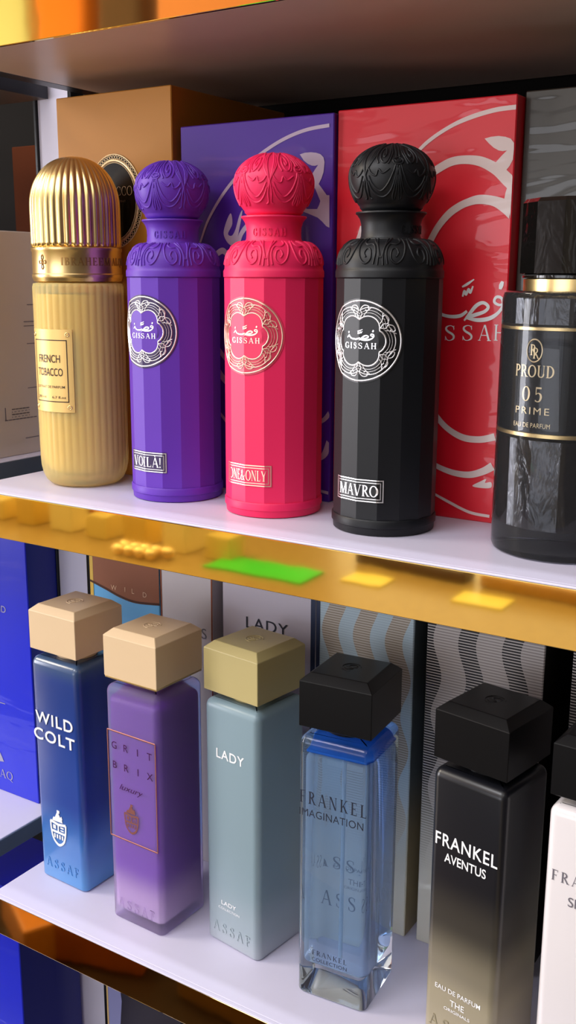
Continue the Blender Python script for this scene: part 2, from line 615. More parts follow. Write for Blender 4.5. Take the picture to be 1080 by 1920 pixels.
def dome(deg, s):
    """cap dome: deg round the axis, s from 0 (top) to 1 (bottom)"""
    ph = s * math.radians(132)
    R = .02275
    hz = .0167 if ph < PI / 2 else .0227
    t = math.radians(deg)
    r = R * math.sin(ph)
    n = Vector((math.sin(t) * math.sin(ph) / R, -math.cos(t) * math.sin(ph) / R, math.cos(ph) / hz)).normalized()
    return Vector((r * math.sin(t), -r * math.cos(t), .1905 + hz * math.cos(ph))), n


def shoulder(deg, s):
    """s 0 (top) .. 1 (bottom) on the quarter-ellipse shoulder"""
    a = s * PI / 2
    t = math.radians(deg)
    r = .0186 + (.0287 - .0186) * math.sin(a)
    z = .1440 + .0141 * math.cos(a)
    n = Vector((math.sin(t) * math.sin(a) / .0101, -math.cos(t) * math.sin(a) / .0101, math.cos(a) / .0141)).normalized()
    return Vector((r * math.sin(t), -r * math.cos(t), z)), n


NF = 15


def prism(u, v):
    """fifteen-sided body: u metres round from the front, v height; an edge of the prism runs down the front"""
    th = u / RB
    step = 2 * PI / NF
    k = math.floor(th / step)
    mid = (k + .5) * step
    ap = .0290 * math.cos(step / 2)
    r = ap / math.cos(th - mid)
    return Vector((r * math.sin(th), -r * math.cos(th), v)), Vector((math.sin(mid), -math.cos(mid), 0))


def neck(u, v):
    th = u / .0160
    return Vector((.0160 * math.sin(th), -.0160 * math.cos(th), v)), Vector((math.sin(th), -math.cos(th), 0))


def spiral(cx, cy, r0, turns, start, sx, sy, flip=1, n=34):
    out = []
    for i in range(n):
        f = i / (n - 1)
        a = start + flip * turns * 2 * PI * f
        r = r0 * (1 - .82 * f)
        out.append((cx + sx * r * math.cos(a), cy + sy * r * math.sin(a)))
    return out


def dome_ornament():
    m = MB()
    W, H = .00105, .00055

    def add(p, mir=True, w=W):
        for q in range(4):
            for s in ((1, -1) if mir else (1,)):
                m.ridge(dome, [(q * 90 + s * a, b) for a, b in p], w, H)
    # medallion
    add([(7 * math.cos(a), .52 + .052 * math.sin(a)) for a in [i * PI / 10 for i in range(21)]], False)
    add([(4.6 * math.cos(a), .505 + .03 * math.sin(a)) for a in [PI * i / 8 for i in range(9)]], False)
    add(smooth_path([(2.5, .16), (3.4, .28), (2.2, .4), (3.0, .49)], 6))
    add(smooth_path([(9, .13), (9.5, .25), (7.5, .38), (11, .50), (13.5, .56)], 6))
    # spirals
    add(smooth_path([(12, .14), (10.5, .3), (12.5, .46), (18, .545), (24, .5), (26, .4), (23, .31), (18.5, .33), (17.3, .42), (20, .46), (21.3, .41)], 6))
    add(smooth_path([(15, .16), (25, .22), (31, .34), (31, .46), (27, .55)], 6))
    # ribbons falling from the medallion
    add(smooth_path([(3.5, .575), (7, .68), (14, .79), (24, .85), (34, .79), (40, .70)], 7))
    add(smooth_path([(1.5, .585), (4, .72), (9, .84), (18, .905), (28, .9), (36, .84), (41, .75)], 7))
    add(smooth_path([(11, .62), (20, .68), (26, .63), (29, .70), (36, .68), (40, .62)], 6))
    # drops
    add(smooth_path([(0.5, .62), (3.5, .78), (6.5, .9), (4, .94), (1.8, .86), (0.8, .70)], 6))
    # ogees between the medallions
    for da in (0, 3.2, 6.4):
        add(smooth_path([(45 - 3.5 - da * .55, .13 + da * .004), (45 - 6.5 - da, .30), (45 - 5 - da * .8, .47), (45 - .5, .68), (45 + 2.6, .80), (45 + 2.2, .9), (45 + 4.5 + da * .2, .93)], 7))
    return m


def shoulder_ornament():
    m = MB()
    W, H = .00115, .0006
    for q in range(6):
        for s in (1, -1):
            for p in (smooth_path([(4, .12), (2.5, .45), (6, .78), (13, .93), (19, .82), (18, .6), (13.5, .55), (11, .68), (13.5, .78)], 7),
                      smooth_path([(8, .1), (7.5, .3), (12, .42), (20, .42), (24, .65), (22.5, .95)], 7),
                      smooth_path([(22, .08), (25, .4), (27.5, .7), (27, .97)], 7),
                      smooth_path([(17, .08), (21, .28), (26, .5), (29.3, .8)], 6)):
                m.ridge(shoulder, [(q * 60 + s * a, b) for a, b in p], W, H)
    return m


def lobe_edge(ang):
    """distance to the edge of the six-lobed cartouche, in units of the badge's half size"""
    dx, dy = math.cos(ang), math.sin(ang)
    best = 0
    for cx, cy, r in ((.33, 0, .31), (-.33, 0, .31), (.21, .32, .29), (-.21, .32, .29), (.21, -.32, .29), (-.21, -.32, .29), (0, 0, .3)):
        b = cx * dx + cy * dy
        c = cx * cx + cy * cy - r * r
        d = b * b - c
        if d > 0:
            best = max(best, b + math.sqrt(d))
    return best


BA, BBH, BZ = .0229, .0212, .1057                 # badge half width, half height, centre height


def badge_parts(root, metal, plate_m, field_m):
    def at(x, y):
        return (x * BA, BZ + y * BBH)
    n = 120
    A = [2 * PI * i / n for i in range(n)]
    pl = MB()
    for r0, r1 in ((0, .25), (.25, .5), (.5, .75), (.75, 1.04)):
        for i in range(n):
            a, b = A[i], A[(i + 1) % n]
            q = [at(r0 * math.cos(a), r0 * math.sin(a)), at(r1 * math.cos(a), r1 * math.sin(a)), at(r1 * math.cos(b), r1 * math.sin(b))]
            if r0:
                q.append(at(r0 * math.cos(b), r0 * math.sin(b)))
            pl.plate(prism, [q], .00035 if r1 < 1 else .0004)
    for i in range(n):                            # rim wall down to the body
        a, b = A[i], A[(i + 1) % n]
        pts = [prism(*at(1.04 * math.cos(t), 1.04 * math.sin(t))) for t in (a, b)]
        pl.poly([pts[0][0], pts[1][0], pts[1][0] + pts[1][1] * .0004, pts[0][0] + pts[0][1] * .0004])
    badge = pl.build('badge', plate_m, root)
    fd = MB()
    for i in range(n):
        a, b = A[i], A[(i + 1) % n]
        la, lb = lobe_edge(a), lobe_edge(b)
        for k in range(4):
            f0, f1 = k / 4, (k + 1) / 4
            q = [at(la * f0 * math.cos(a), la * f0 * math.sin(a)), at(la * f1 * math.cos(a), la * f1 * math.sin(a)),
                 at(lb * f1 * math.cos(b), lb * f1 * math.sin(b))]
            if k:
                q.append(at(lb * f0 * math.cos(b), lb * f0 * math.sin(b)))
            fd.plate(prism, [q], .00048)
    fd.build('badge_field', field_m, badge)
    fl = MB()
    H = .0003
    fl.ridge(prism, [at(.985 * math.cos(a), .985 * math.sin(a)) for a in A], .0009, H, True, .00045)
    for k, w in ((1.0, .0008), (1.14, .0003), (1.24, .0003), (1.36, .0006)):
        pts = []
        for a in A:
            r = lobe_edge(a)
            r = r + (k - 1) * .62
            pts.append(at(min(r, .95) * math.cos(a), min(r, .95) * math.sin(a)))
        fl.ridge(prism, pts, w, H, True, .00045)
    for c in (90, 270, 32, 148, 212, 328):        # scrolls at the cusps
        ca = math.radians(c)
        rr = lobe_edge(ca)
        ux, uy = math.cos(ca), math.sin(ca)
        vx, vy = -uy, ux

        def loc(p, q):
            return at(ux * p + vx * q, uy * p + vy * q)
        for s in (1, -1):
            d = .93 - rr
            fl.ridge(prism, smooth_path([loc(rr + .02, 0), loc(rr + d * .35, s * .06), loc(rr + d * .6, s * .02), loc(rr + d * .85, s * .1), loc(rr + d * .8, s * .22), loc(rr + d * .55, s * .2), loc(rr + d * .6, s * .13)], 5), .0006, H, False, .00045)
            fl.ridge(prism, smooth_path([loc(rr + d * .2, s * .1), loc(rr + d * .45, s * .16), loc(rr + d * .75, s * .3)], 5), .0005, H, False, .00045)
    fl.build('badge_filigree', metal, badge, 180)
    lt = MB()
    lt.plate(prism, shift(serif_text('GISSAH', .0031, .0198, .28, 1.05), 0, BZ - .0040), .00056)
    lt.plate(prism, shift(arabic_polys(.0185, .0066), 0, BZ - .0004), .00056)
    lt.build('badge_lettering', metal, badge)


def name_plate(root, text, metal, plate_m, width):
    z0, z1 = .0190, .0318
    hw = width / 2

    def cells(x0, x1, z0, z1, n=16):
        return [rect(x0 + (x1 - x0) * i / n, x0 + (x1 - x0) * (i + 1) / n, z0, z1) for i in range(n)]
    m = MB()
    m.plate(prism, cells(-hw, hw, z0, z1, 24), .0002, .0002)
    p = m.build('name_plate', plate_m, root)
    f = MB()
    for d, w in ((.0002, .0006), (.0017, .00045)):
        for zz in (z0 + d, z1 - d - w):
            f.plate(prism, cells(-hw + d, hw - d, zz, zz + w, 24), .0005)
        for xx in (-hw + d, hw - d - w):
            f.plate(prism, [rect(xx, xx + w, z0 + d, z1 - d)], .00052)
    f.build('plate_frame', metal, p)
    t = MB()
    t.plate(prism, shift(serif_text(text, .0062, width - .0062, .06, 1.15), 0, (z0 + z1) / 2 - .0031), .00055)
    t.build('plate_lettering', metal, p)


def tall_bottle(loc, rz, base, metal, plate_text, plate_w, dome_rot, neck_rot, label, plate_col, field_col):
    r = thing('perfume_bottle', label, 'perfume bottle', loc, rz, 'tall bottles with domed ornamental caps')
    rub = mat('soft_touch_' + plate_text[:3].lower(), base, 0.45, sheen=0.02, spec=.4, bump=(900, .04, .0005))
    pl = mat('badge_ground_' + plate_text[:3].lower(), plate_col, 0.35)
    fdm = mat('badge_field_' + plate_text[:3].lower(), field_col, 0.42)
    # body: fifteen flat sides
    bm = lathe_bm([(.0290, .0088), (.0290, .1378)], NF)
    link('body', bm, rub, r)
    link('foot', lathe_bm([(.0272, 0), (.0286, .0006), (.0289, .0042), (.0296, .0047), (.0296, .0084), (.0291, .0091), (.026, .0092)], 120), rub, r, 40)
    sh = [(.0270, .1374), (.0288, .1380), (.0294, .1385), (.0294, .1416), (.0291, .1424), (.0287, .1431)]
    sh += [(.0186 + .0101 * math.sin(a), .1440 + .0141 * math.cos(a)) for a in [PI / 2 * (1 - i / 12) for i in range(13)]]
    sh += [(.0183, .1587), (.0165, .1589), (.0160, .1600), (.0158, .1632), (.0160, .1664), (.0168, .1690), (.0180, .1708), (.0190, .1716), (.0189, .1724), (.0160, .1726), (.0155, .1727)]
    sho = link('shoulder', lathe_bm(sh, 120), rub, r, 40)
    shoulder_ornament().build('shoulder_relief', rub, sho, 180).rotation_euler.z = math.radians(dome_rot + 12)
    t = MB()
    t.plate(neck, shift(serif_text('GISSAH', .0042, .0205, .3, 1.1), 0, .1612), -.0001, .00035)
    t.build('neck_lettering', rub, sho).rotation_euler.z = math.radians(neck_rot)
    pr = []
    for i in range(40):
        ph = math.radians(132) * (1 - i / 39)
        hz = .0167 if ph < PI / 2 else .0227
        pr.append((.02275 * math.sin(ph) if i < 39 else 0.0, .1905 + hz * math.cos(ph)))
    cap = link('cap', lathe_bm([(.0150, .1727), (.0168, .1744)] + pr, 120), rub, r, 60)
    dome_ornament().build('cap_relief', rub, cap, 180).rotation_euler.z = math.radians(dome_rot)
    badge_parts(r, metal, pl, fdm)
    name_plate(r, plate_text, metal, fdm if plate_text == 'ONE&ONLY' else pl, plate_w)
    return r


tall_bottle((-.4123, .0624, 0), math.radians(-4.2), '#5f2fae', SILVER, 'VOIL\u00c0!', .0300, 16, 35,
            'purple soft-touch bottle with domed scroll cap and silver badge', '#3a2a55', '#5f2fae')
tall_bottle((-.3365, .0609, 0), math.radians(-1.6), '#f0275f', ROSE, 'ONE&ONLY', .0330, -16, 24,
            'hot pink soft-touch bottle with domed scroll cap and rose gold badge', '#d83a58', '#ee3160')
tall_bottle((-.2601, .0592, 0), math.radians(-4.0), '#0b0d12', SILVER, 'MAVRO', .0312, 39, 87,
            'matt black bottle with domed scroll cap and silver badge', '#0c0c0e', '#1c1e22')

# ================================================================ FLUTED GOLD-CAPPED BOTTLE
r = thing('perfume_bottle', 'frosted yellow fluted bottle with ribbed gold dome cap', 'perfume bottle', (-.4917, .0602, 0), 0)
NFL = 38


def flute_body(t, rr, z):
    k = max(0.0, min(1.0, (z - .006) / .02))
    return rr * (1 + .014 * k * (abs(math.sin(t * NFL / 2)) - .5))


def flute_cap(t, rr, z):
    return rr * (1 + .042 * (abs(math.sin(t * NFL / 2)) - .6))


frost_y = mat('frosted_glass_yellow', '#f6e7a2', 0.30, trans=0.6, ior=1.12)
bp = [(.0, 0), (.0190, 0), (.0232, .0009), (.0262, .0036), (.0283, .0082), (.0293, .0135), (.0295, .02)] + [(.0296, z) for z in (.04, .06, .08, .10, .12)] + [(.0296, .1315), (.029, .1338), (.0255, .1346), (0, .1346)]
link('body', lathe_bm(bp, 368, flute_body), frost_y, r, 180)
lq = [(0, .0075), (.016, .0078), (.021, .0105), (.0245, .016), (.0258, .024), (.0262, .05), (.0262, .124), (.025, .127), (0, .127)]
link('liquid', lathe_bm(lq, 96), mat('amber_liquid', '#f0c04a', 0.4), r, 60)
cp = [(.0292, .1372), (.0295, .1380), (.0295, .1395), (.0290, .1402), (.0290, .1538), (.0295, .1546), (.0295, .1562), (.0289, .1568)]
band = link('collar', lathe_bm([(.0245, .1346), (.0285, .1352)] + cp + [(.027, .1570)], 128), GOLD, r, 35)
dm = [(.0270, .1568), (.0287, .1573)] + [(.0287, z) for z in (.160, .165, .170, .175, .180)]
for i in range(1, 25):
    a = PI / 2 * i / 24
    dm.append((.0286 * math.cos(a) ** .92 if i < 24 else 0, .1830 + .0308 * math.sin(a)))
link('cap', lathe_bm(dm, 368, flute_cap), GOLD, r, 180)


def cyl(R):
    return lambda u, v: (Vector((R * math.sin(u / R), -R * math.cos(u / R), v)), Vector((math.sin(u / R), -math.cos(u / R), 0)))


t = MB()
t.plate(cyl(.0291), shift(serif_text('IBRAHEEM', .0048, .0335, .16, 1.2), .0285, .1452), -.0001, .00035)
t.plate(cyl(.0291), shift(serif_text('ALQURASHI', .0048, .0335, .16, 1.2), .0640, .1452), -.0001, .00035)
for k in range(4):
    a = k * PI / 2
    t.ridge(cyl(.0291), smooth_path([(-.0025 + .0005 * math.cos(a), .1472 + .0005 * math.sin(a)), (-.0025 + .0026 * math.cos(a + .35), .1472 + .0032 * math.sin(a + .35)), (-.0025 + .0030 * math.cos(a), .1472 + .0046 * math.sin(a)), (-.0025 + .0026 * math.cos(a - .35), .1472 + .0032 * math.sin(a - .35))], 4, True), .0006, .0003, True)
t.build('engraving', mat('engraved_gold', (.45, .25, .09), 0.35, 1.0), band)
lz0, lz1, lw = .0515, .1050, .0178
CB = cyl(.0299)


def cells(x0, x1, z0, z1, n=20):
    return [rect(x0 + (x1 - x0) * i / n, x0 + (x1 - x0) * (i + 1) / n, z0, z1) for i in range(n)]


t = MB()
t.plate(CB, cells(-lw, lw, lz0, lz1, 24), -.0002, .0006)
lab = t.build('label_plate', GOLD_PLATE, r)
t = MB()
for zz in (lz0 + .0066, lz1 - .0072):
    t.plate(CB, cells(-lw + .0035, lw - .0035, zz, zz + .0006, 20), .0006)
for xx in (-lw + .0035, lw - .0041):
    t.plate(CB, [rect(xx, xx + .0006, lz0 + .0066, lz1 - .0066)], .0006)
t.plate(CB, shift(sans_text('FRENCH', .0052, .0185, .006), 0, .0838), .0006)
t.plate(CB, shift(sans_text('TOBACCO', .0052, .0215, .006), 0, .0752), .0006)
t.plate(CB, shift(sans_text('EXTRAIT DE PARFUM', .0017, .0235, .004), 0, .0672), .0006)
t.plate(CB, shift(sans_text('200 ml      6.7 fl.oz', .0017, .0245, .004), 0, .0605), .0006)
t.build('label_lettering', mat('brown_ink', '#3a2110', 0.45), lab)
for sx in (-1, 1):
    for zz in (lz0 + .0033, lz1 - .0033):
        t = MB()
        t.ridge(CB, [(sx * (lw - .0032) + .0012 * math.cos(a), zz + .0012 * math.sin(a)) for a in [i * PI / 8 for i in range(16)]], .0008, .0004, True, .0005)
        t.ridge(CB, [(sx * (lw - .0032) - .0008, zz - .0006), (sx * (lw - .0032) + .0008, zz + .0006)], .0006, .0004, False, .0005)
        t.build('rivet', GOLD, lab, 60)

# ================================================================ BLACK FACETED BOTTLE AT THE RIGHT
r = thing('perfume_bottle', 'glossy black faceted bottle with gold rings beside the red carton', 'perfume bottle', (-.1594, .0668, .0003), math.radians(-13))
smoke = mat('smoked_glass', '#c2c5cd', 0.01, trans=.975, ior=1.25)
link('body', lathe_bm([(0, 0), (.0335, 0), (.0352, .0008), (.036, .003), (.036, .128), (.0352, .1312), (.0335, .132), (0, .132)], 128), smoke, r, 40)
core_m = mat('black_core', '#17110d', 0.16, coat=.5, bump=((110, 110, 40), .5, .004))
link('inner_flask', lathe_bm([(.022, .0135), (.0312, .0150), (.0318, .0600)], 14), core_m, r)
link('inner_shoulder', lathe_bm([(.0325, .1162), (.0325, .1285), (.028, .1300)], 14), core_m, r)
link('label_sleeve', lathe_bm([(.0347, .0640), (.0347, .1135)], 128), mat('black_label', '#0b0908', 0.22, bump=((500, 500, 3), .15, .0006)), r, 60)
for z0, z1 in ((.0618, .0642), (.1134, .1154)):
    link('gold_ring', lathe_bm([(.0346, z0), (.0357, z0 + .0003), (.0357, z1 - .0003), (.0346, z1)], 128), GOLD, r, 30)
link('neck_ring', lathe_bm([(.0235, .1315), (.0262, .1319), (.0262, .1376), (.0240, .1381)], 128), GOLD, r, 30)
link('neck_flange', lathe_bm([(.020, .1380), (.0268, .1382), (.0268, .1394), (.020, .1396)], 96), core_m, r, 40)
capm = mat('black_glass_cap', '#0e0d0c', 0.06, coat=1.0, bump=((90, 90, 45), .22, .003))
bm = lathe_bm([(.0265, .1397), (.0288, .1404), (.0288, .1738), (.0272, .1757), (0, .1757)], 12, None, PI / 12)
link('cap', bm, capm, r)
P3 = cyl(.0348)
t = MB()
t.plate(P3, shift(serif_text('PROUD', .0058, .0218, .08, 1.15), 0, .0913), .0004)
t.plate(P3, shift(serif_text('05', .0072, .0115, .3, 1.05), 0, .0795), .0004)
t.plate(P3, shift(sans_text('PRIME', .0036, .0186, 0, 1.3), 0, .0733), .0004)
t.plate(P3, shift(sans_text('EAU DE PARFUM', .0024, .0202, 0, 1.05), 0, .0668), .0004)
t.ridge(P3, [(.0042 * math.cos(a), .1040 + .0054 * math.sin(a)) for a in [i * PI / 20 for i in range(40)]], .0007, .0002, True, .0003)
t.plate(P3, shift(serif_text('R', .0052, .0034, .1, 1.1), -.0006, .1018), .0004)
t.plate(P3, shift(serif_text('R', .0052, .0034, .1, 1.1), .0010, .1003), .0005)
t.build('gold_lettering', GOLD_INK, r)

# ================================================================ CARTONS ON THE MIDDLE SHELF


def carton(name, label, cat, x0, x1, y0, y1, z0, h, m, group, bev=.0006):
    """x0.. in world metres; the Empty stands at the middle of the front foot"""
    rt = thing(name, label, cat, ((x0 + x1) / 2, y0, z0), 0, group)
    w = (x1 - x0) / 2
    link('carton_body', box_bm(-w, w, 0, y1 - y0, 0, h, bev, 1), m, rt)
    return rt


UPG = 'cartons behind the domed bottles'
m = mat('kraft_orange_board', '#c8872c', 0.5, coat=.1, mottle=.03)
r = carton('perfume_carton', 'tall plain orange-gold carton with round black medallion behind the fluted bottle', 'carton', -.5385, -.437, .094, .228, 0, .2577, m, UPG)


def local_px(root, Y):
    return lambda x, y: ((on_y(x, y, Y).x - root.location.x), on_y(x, y, Y).z - root.location.z)


F = plane_surf(0)
mc = (.0005, .1880)
t = MB()
t.plate(F, [[(mc[0] + .0245 * math.cos(a), mc[1] + .0305 * math.sin(a)) for a in [i * PI / 40 for i in range(80)]]], .0003)
md = t.build('medallion', mat('black_gloss_print', '#0d0906', 0.25), r)
t = MB()
for rx, ry, w in ((.0243, .0303, .0009), (.0205, .0265, .0016), (.0190, .0250, .0005)):
    t.ridge(F, [(mc[0] + rx * math.cos(a), mc[1] + ry * math.sin(a)) for a in [i * PI / 48 for i in range(96)]], w, .0003, True, .0003)
for i in range(64):                                # chain border
    a = i * 2 * PI / 64
    c = (mc[0] + .0225 * math.cos(a), mc[1] + .0285 * math.sin(a))
    t.ridge(F, [(c[0] + .0010 * math.cos(b), c[1] + .0010 * math.sin(b)) for b in [k * PI / 5 for k in range(10)]], .0004, .0002, True, .0003)
t.build('medallion_border', GOLD_INK, md, 180)
t = MB()
t.plate(F, shift(serif_text('TOBACCO', .0060, .0335, .05), mc[0] - .0005, .1915), .0006)
t.plate(F, shift(sans_text('EXTRAIT', .0014, .008), mc[0] + .006, .1872), .0006)
t.build('medallion_lettering', mat('faded_foil', '#a58a66', .4), md)
t = MB()
t.plate(F, shift(serif_text('OUD', .0085, .030, .1), .0335, .0890), .0003)
t.plate(F, shift(sans_text('EAU DE PARFUM', .0022, .034), .0335, .0730), .0003)
t.build('carton_lettering', mat('brown_ink', '#3a2110', 0.45), r)


HALF = .05


def art_build(pieces, name, m, root):
    for i, p in enumerate(pieces):
        b = MB()
        b.plate(F, p, .00025 + .00001 * i)
        b.build(name, m, root)


def clip(polys, hw):
    return [[(max(-hw, min(hw, x)), z) for x, z in p] for p in polys]


def art_ribbon(mb, L, pts, wpx, sub=7, lift=.00025):
    """flat printed band along a path of photograph pixels"""
    k = .000345                                    # metres per pixel on these fronts
    pp = [L(x, y) for x, y in [p[:2] for p in pts]]
    ws = [(p[2] if len(p) > 2 else wpx) * k for p in pts]
    mb.append(clip(brush(smooth_path([(a[0], a[1], w) for a, w in zip(pp, ws)], sub)), HALF))


def art_fill(mb, L, pts, lift=.00027, sub=5):
    pp = [L(x, y) for x, y in pts]
    mb.append(clip([smooth_path(pp, sub, True)], HALF))


CELLO = dict(coat=.45, coat_rough=.06, coat_bump=((8, 8, 30), .5, .006))
pur = mat('purple_wrapped_board', '#4f25a2', 0.4, **CELLO)
r = carton('perfume_carton', 'purple shrink-wrapped carton with pale scroll print behind the pink bottle', 'carton', -.4305, -.3167, .0945, .19, 0, .2318, pur, UPG)
L = local_px(r, .0945)
HALF = .0565
t = []
art_ribbon(t, L, [(376, 455, 4), (392, 410, 5), (425, 355, 6), (470, 305, 6), (520, 268, 6), (570, 245, 6), (618, 235, 6)], 6)
art_fill(t, L, [(562.5, 289.5), (572, 286.5), (583, 285.5), (593, 286.5), (601, 289), (607, 295), (609, 304), (607, 323), (603, 335), (598, 345), (590, 338), (584, 329), (591, 318), (597, 309), (591, 311), (585, 310.5), (578, 307.5), (570, 301)], sub=1)
art_fill(t, L, [(584, 329), (598, 345), (606, 356), (613, 366), (618, 366), (618, 427), (612, 424), (604, 415), (596, 408), (577, 400), (560, 394), (560, 385), (577, 392), (595, 392), (599, 384), (601, 377), (592, 355), (580, 338)], sub=1)
art_ribbon(t, L, [(560, 386, 8), (525, 392, 9), (480, 410, 9), (452, 440, 9), (445, 480, 9)], 9)
art_fill(t, L, [(433, 400), (436, 420), (428, 438), (435, 442), (442, 430), (449, 405), (455, 395), (450, 425), (442, 458), (430, 458), (420, 440), (424, 418)])
art_ribbon(t, L, [(428, 480, 8), (418, 470, 11), (405, 480, 10), (404, 500, 9), (408, 520, 8)], 9)
art_ribbon(t, L, [(408, 650, 8), (420, 668, 9), (440, 690, 9)], 9)
art_ribbon(t, L, [(408, 690, 9), (420, 710, 12), (440, 728, 11)], 10)
art_ribbon(t, L, [(410, 770, 5), (425, 790, 6), (445, 815, 6)], 6)
art_ribbon(t, L, [(600, 792, 7), (610, 785, 8), (619, 774, 9)], 8)
art_ribbon(t, L, [(600, 860, 8), (610, 850, 12), (618, 828, 12)], 10)
art_ribbon(t, L, [(600, 920, 5), (618, 925, 6)], 5)
art_build(t, 'scroll_print', mat('pale_lilac_print', '#c9b7cf', 0.4, **CELLO), r)

red = mat('red_wrapped_board', '#e2162b', 0.4, **CELLO)
r = carton('perfume_carton', 'red shrink-wrapped carton with white scroll print behind the black bottle', 'carton', -.3160, -.2070, .0975, .19, 0, .2332, red, UPG)
L = local_px(r, .0975)
HALF = .0540
t = []
art_ribbon(t, L, [(770, 300, 5), (800, 268, 6), (840, 240, 6), (880, 221, 7), (930, 206, 7), (976, 200, 7)], 6)
art_fill(t, L, [(909, 260), (921, 256.5), (935, 255), (948, 256.5), (958, 260), (964, 268), (965.5, 280), (962, 299), (956, 311), (948, 321), (938, 316), (928.6, 306), (940, 293), (951, 282), (943, 283.5), (935, 282), (926, 277), (917, 269)], sub=1)
art_ribbon(t, L, [(806, 327, 12), (818, 319, 13), (845, 304, 13), (872, 299.5, 13), (902, 303, 15), (930, 317, 17), (950, 335, 19), (966, 352, 18)], 12)
art_fill(t, L, [(948, 323), (957, 332), (966, 343), (976, 340), (974, 416), (965, 410), (956, 396), (945, 378), (948, 362), (952, 349)], sub=1)
art_ribbon(t, L, [(803, 460, 11), (820, 428, 11), (840, 403, 12), (858, 389, 12), (876, 380, 12), (899, 374, 14), (926, 377, 15), (948, 387, 20), (963, 399, 22)], 12)
art_ribbon(t, L, [(660, 470, 7), (672, 448, 8), (680, 425, 9)], 8)
art_ribbon(t, L, [(800, 745, 9), (815, 775, 10), (838, 802, 10), (868, 820, 11), (900, 824, 11), (928, 819, 12)], 10)
art_ribbon(t, L, [(800, 860, 8), (820, 874, 9), (850, 886, 10), (880, 890, 11), (905, 884, 12), (924, 874, 14)], 10)
art_fill(t, L, [(886, 911), (900, 903), (912, 898), (910, 905), (921, 904), (921, 914), (904, 915)])
art_ribbon(t, L, [(808, 922, 4), (840, 940, 5), (880, 960, 5), (918, 968, 5)], 5)
art_build(t, 'scroll_print', mat('white_blush_print', '#e6cfcb', 0.4, **CELLO), r)
t = MB()
for i, c in enumerate('GISSAH'):
    x = (772, 806, 843, 876, 908, 937)[i]
    u, v = L(x, 639)
    t.plate(F, shift(serif_text(c, .0088, None if c == 'I' else .0075, 0, .9), u, v), .0003)
u0, v0 = L(884, 615)
t.plate(F, shift(arabic_polys(.0500, .0265), u0 - .0045, v0 + .0008), .0003)
t.build('carton_lettering', INK_WHITE, r)

r = carton('perfume_carton', 'dark grey shrink-wrapped carton at the right behind the faceted bottle', 'carton', -.2065, -.100, .108, .20, 0, .2358,
           mat('dark_grey_wrapped_board', '#3b362f', 0.35, **CELLO), UPG)
# white carton on the neighbouring bay
r = carton('perfume_carton', 'large white carton with dotted batch code at the left edge', 'carton', -.72, -.610, .02, .21, 0, on_x(0, 432, -.610).z, mat('white_board', '#c5bcb4', 0.5, mottle=.02), 'cartons of the neighbouring bay')
SX = lambda u, v: (Vector((.0551, u, v)), Vector((1, 0, 0)))
t = MB()


def side_px(x, y):
    p = on_x(x, y, -.6099)
    return p.y - .02, p.z


def dotline(pts, n, w=.0007):
    for i in range(n):
        f = i / (n - 1)
        q = [pts[0][d] + (pts[1][d] - pts[0][d]) * f for d in (0, 1)]
        t.plate(SX, [rect(q[0] - w / 2, q[0] + w / 2, q[1] - w / 2, q[1] + w / 2)], .0002)


a_, b_ = side_px(10, 789), side_px(70, 780)
t.plate(SX, [rect(side_px(10, 789)[0], side_px(10, 789)[0] + .001, a_[1], a_[1] + .010)], .0002)
for k in range(9):
    f0, f1 = k / 9, (k + .7) / 9
    p0 = (a_[0] + (b_[0] - a_[0]) * f0, a_[1])
    p1 = (a_[0] + (b_[0] - a_[0]) * f1, a_[1])
    dotline((p0, p1), 5)
    if 1 < k < 7:
        dotline(((p0[0], p0[1] + .004), (p1[0], p1[1] + .004)), 5)
        dotline(((p0[0], p0[1] + .008), (p1[0], p1[1] + .008)), 5)
        dotline((p0, (p0[0], p0[1] + .008)), 5)
        dotline((p1, (p1[0], p1[1] + .008)), 5)
t.build('batch_code', INK_GREY, r)
t = MB()
for yy, x0 in ((572, 50), (604, 44), (612, 44), (645, 50), (728, 52), (822, 48)):
    p0, p1 = side_px(x0, yy), side_px(x0 + 25, yy - 2)
    t = MB()
    t.plate(SX, [rect(p0[0], p1[0], p0[1], p0[1] + .0006)], .0002)
    t.build('print_line', INK_GREY, r)

# brown carton and dark carton at the back of the neighbouring bay
carton('perfume_carton', 'brown carton at the back of the left bay above the white carton', 'carton', on_y(6, 340, .2).x, -.6165, .2115, .25, 0, on_y(60, 268, .2).z, mat('brown_board', '#4a1e04', 0.8, spec=.1, mottle=.25), 'cartons of the neighbouring bay')

# ================================================================ SQUARE-CAPPED BOTTLES ON THE LOWER SHELF
Z3 = -.307
BW = .0478
LOWG = 'square-capped bottles on the lower shelf'


def face_surf(y=-BW / 2):
    return plane_surf(y)


def cap_mesh():
    bm = bmesh.new()
    w, i, z0, z1, z2 = .02355, .0052, .1825, .2113, .2159
    V = {}
    for k, (ww, z) in enumerate(((w - .0004, z0), (w, z0 + .0004), (w, z1), (w - i, z2))):
        V[k] = [bm.verts.new((sx * ww, sy * ww, z)) for sx, sy in ((-1, -1), (1, -1), (1, 1), (-1, 1))]
    bm.faces.new(V[0][::-1])
    for k in range(3):
        for j in range(4):
            bm.faces.new((V[k][j], V[k][(j + 1) % 4], V[k + 1][(j + 1) % 4], V[k + 1][j]))
    bm.faces.new(V[3])
    bmesh.ops.bevel(bm, geom=[e for e in bm.edges if e.verts[0].co.z > z0 + .002 or e.verts[1].co.z > z0 + .002], offset=.0003, segments=1, affect='EDGES')
    return bm


